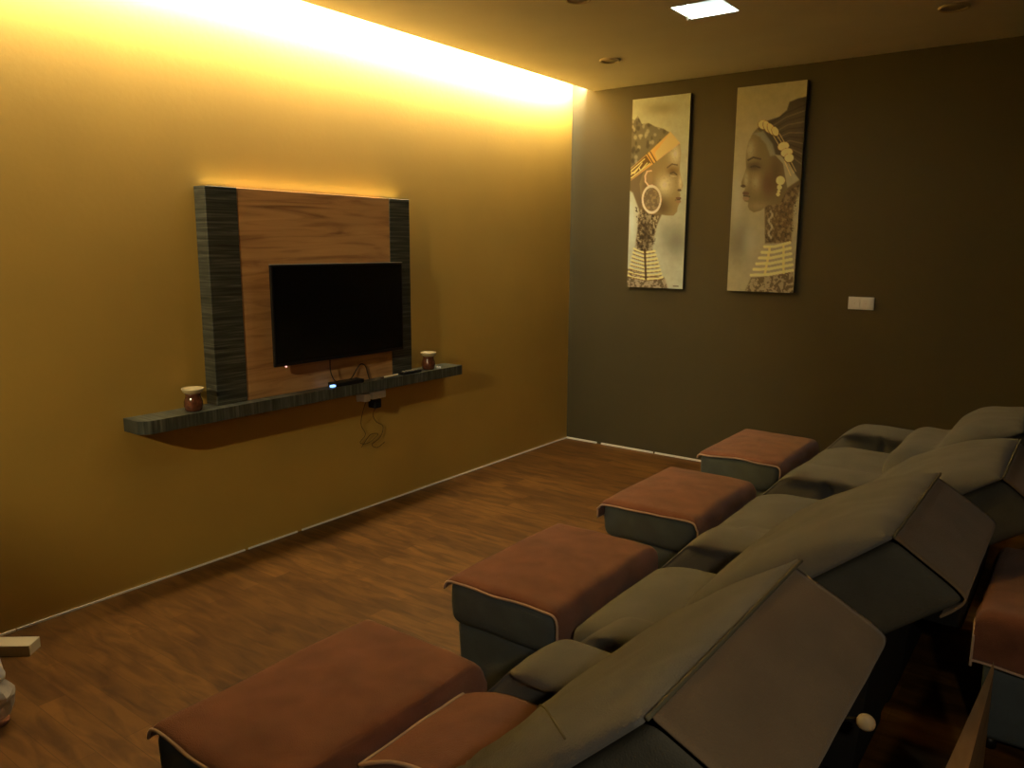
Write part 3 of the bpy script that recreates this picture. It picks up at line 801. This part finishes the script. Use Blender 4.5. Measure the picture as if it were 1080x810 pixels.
CH = [(0.0, -1.02, 'recliner at the far end of the row, beside the dark wall', 1.0, True, False, (2.58, 0.45), (3.08, 0.745), 0.085, 0.415),
      (0.0, -2.03, 'recliner second from the dark wall', 2.0, False, False, (2.63, 0.475), (3.09, 0.79), 0.10, 0.430),
      (0.0, -3.02, 'recliner third from the dark wall, with a dark gap beside its near arm', 3.0, False, False, (2.50, 0.485), (2.965, 0.868), 0.095, 0.362),
      (0.0, -4.03, 'recliner nearest the camera with a folded towel on its seat', 4.0, False, True, (2.41, 0.445), (2.884, 0.924), 0.056)]
recs = [recliner(*c) for c in CH]
# lever knobs on the outer side of the third recliner
k = link('lever_knob', lathe([(0.0, 0), (0.014, 0.001), (0.019, 0.008), (0.019, 0.014), (0.012, 0.022), (0, 0.024)], 24), MT['cream'], recs[2])
k.location = (LX(2.975), -0.440, 0.514); k.rotation_euler = (PI / 2, 0, 0); k['label'] = 'round cream knob'
k = link('lever', tube([(LX(2.72), -0.30, 0.42), (LX(2.80), -0.42, 0.45), (LX(2.95), -0.43, 0.50), (LX(2.98), -0.43, 0.505)], 0.006, 10), MT['black'], recs[2])
k = link('buckle', bx(LX(2.425), LX(2.437), -0.500, -0.470, 0.475, 0.487, 0.003), MT['silver'], recs[2]); k['label'] = 'tiny shiny buckle'
# curved seam on the nearest cushion
sm_p = []
for i in range(25):
    q = i / 24
    u = 0.27 + 0.53 * q; v = 0.12 - 1.06 * q ** 1.1
    s, y, h = pillow_pt(u, v, 0.310, False, 4.0)
    sm_p.append(BK.top + BK.up * s + BK.n * (h + 0.001) + Vector((0, y, 0)))
link('seam_piping', tube(sm_p, 0.0017, 6), MT['welt'], recs[3])

# folded towel on the seat of the nearest recliner
t = thing('towel', 'folded red brown towel with pale edges on the seat of the nearest recliner', 'towel', (2.60, -4.03, 0))
def ST(dx0, dx1, dy0, dy1, lift, seed):
    def P(u, v):
        x = LX(2.125) + dx0 + (0.42 + dx1 - dx0) * u; y = -0.110 - dy0 + (0.355 + dy0 + dy1) * v
        x += 0.008 * noise.noise(Vector((v * 4, seed, 0))); y += 0.006 * noise.noise(Vector((u * 4, 3, seed)))
        q = (x - LX(2.3975)) / 0.2625
        z = 0.453 + lift + 0.022 * max(0, 1 - q * q) * max(0, 1 - (y / 0.25) ** 2)
        if q < -0.3: z -= 0.05 * ((-q - 0.3) / 0.7) ** 2
        z += 0.004 * max(0, noise.noise(Vector((x * 9, y * 9, seed))) + .3)
        return (x, y, z)
    return P
P1 = ST(0, 0, 0.018, 0, 0.008, 1.0); P2 = ST(0.008, 0, -0.014, -0.004, 0.020, 2.0)
link('lower_fold', sheet(P1, 30, 26, 0.005), MT['towel'], t); link('upper_fold', sheet(P2, 30, 26, 0.006), MT['towel'], t)
for P in (P1, P2):
    link('piping', tube([P(0, i / 40) for i in range(41)], 0.0045, 8), MT['piping'], t)
    link('piping', tube([P(i / 40, 0) for i in range(41)], 0.0045, 8), MT['piping'], t)

# ------------------------------------------------------------------ second row, at the right edge
footstool(3.30, -2.24, 'dark footstool behind the recliners at the right edge of the photo', 'footstools behind the recliners')
towel(3.30, -2.24, 'red brown towel draped low over the footstool at the right edge of the photo', 0.04, 0.10, 0.16, 0.02, 20.0, 0.01, -0.02)
t = thing('wooden_board', 'narrow tan wooden board with a pointed end behind the nearest recliner', 'board', (3.15, -3.3, 0))
bm = bmesh.new()
a = [(0.006, 0.42, 0.450), (-0.024, -0.10, 0.450), (-0.045, -0.45, 0.450), (0.012, -0.45, 0.450), (0.012, 0.36, 0.450)]
tv_ = [bm.verts.new(p) for p in a]; lv_ = [bm.verts.new((p[0] + 0.004, p[1], 0.0)) for p in a]
bm.faces.new(tv_); bm.faces.new(lv_[::-1])
for i in range(5): bm.faces.new((tv_[i], lv_[i], lv_[(i + 1) % 5], tv_[(i + 1) % 5]))
link('panel', bm, MT['tan'], t, False)

# ------------------------------------------------------------------ things at the left edge
t = thing('white_box', 'flat off white box lying askew on the floor against the tan wall', 'box', (0.234, -4.013, 0))
t.rotation_euler = (0, 0, math.atan2(0.064, 0.079))
link('body', bx(-0.235, 0.0, -0.036, 0.036, 0.0, 0.042, 0.002, 1), MT['offwhite'], t, False)
link('lid', bx(-0.235, -0.165, -0.037, 0.037, 0.040, 0.0445, 0.001, 1), MT['offwhite'], t, False)
t = thing('plastic_bottle', 'clear plastic bottle with white cap on the floor at the left edge', 'bottle', (0.606, -4.298, 0))
link('base_band', lathe([(0.046, 0.0), (0.052, 0.004), (0.050, 0.020), (0.044, 0.024)], 32), MT['pink'], t)
link('body', lathe([(0.040, 0.022), (0.052, 0.035), (0.060, 0.050), (0.068, 0.066), (0.073, 0.082), (0.074, 0.096), (0.069, 0.110), (0.060, 0.122), (0.048, 0.134), (0.038, 0.143), (0.033, 0.150)], 26, wob=0.34), MT['clear'], t, False)
link('cap', lathe([(0.032, 0.148), (0.052, 0.150), (0.053, 0.160), (0.049, 0.172), (0.044, 0.205), (0.041, 0.232), (0.0, 0.236)], 32), MT['white'], t)
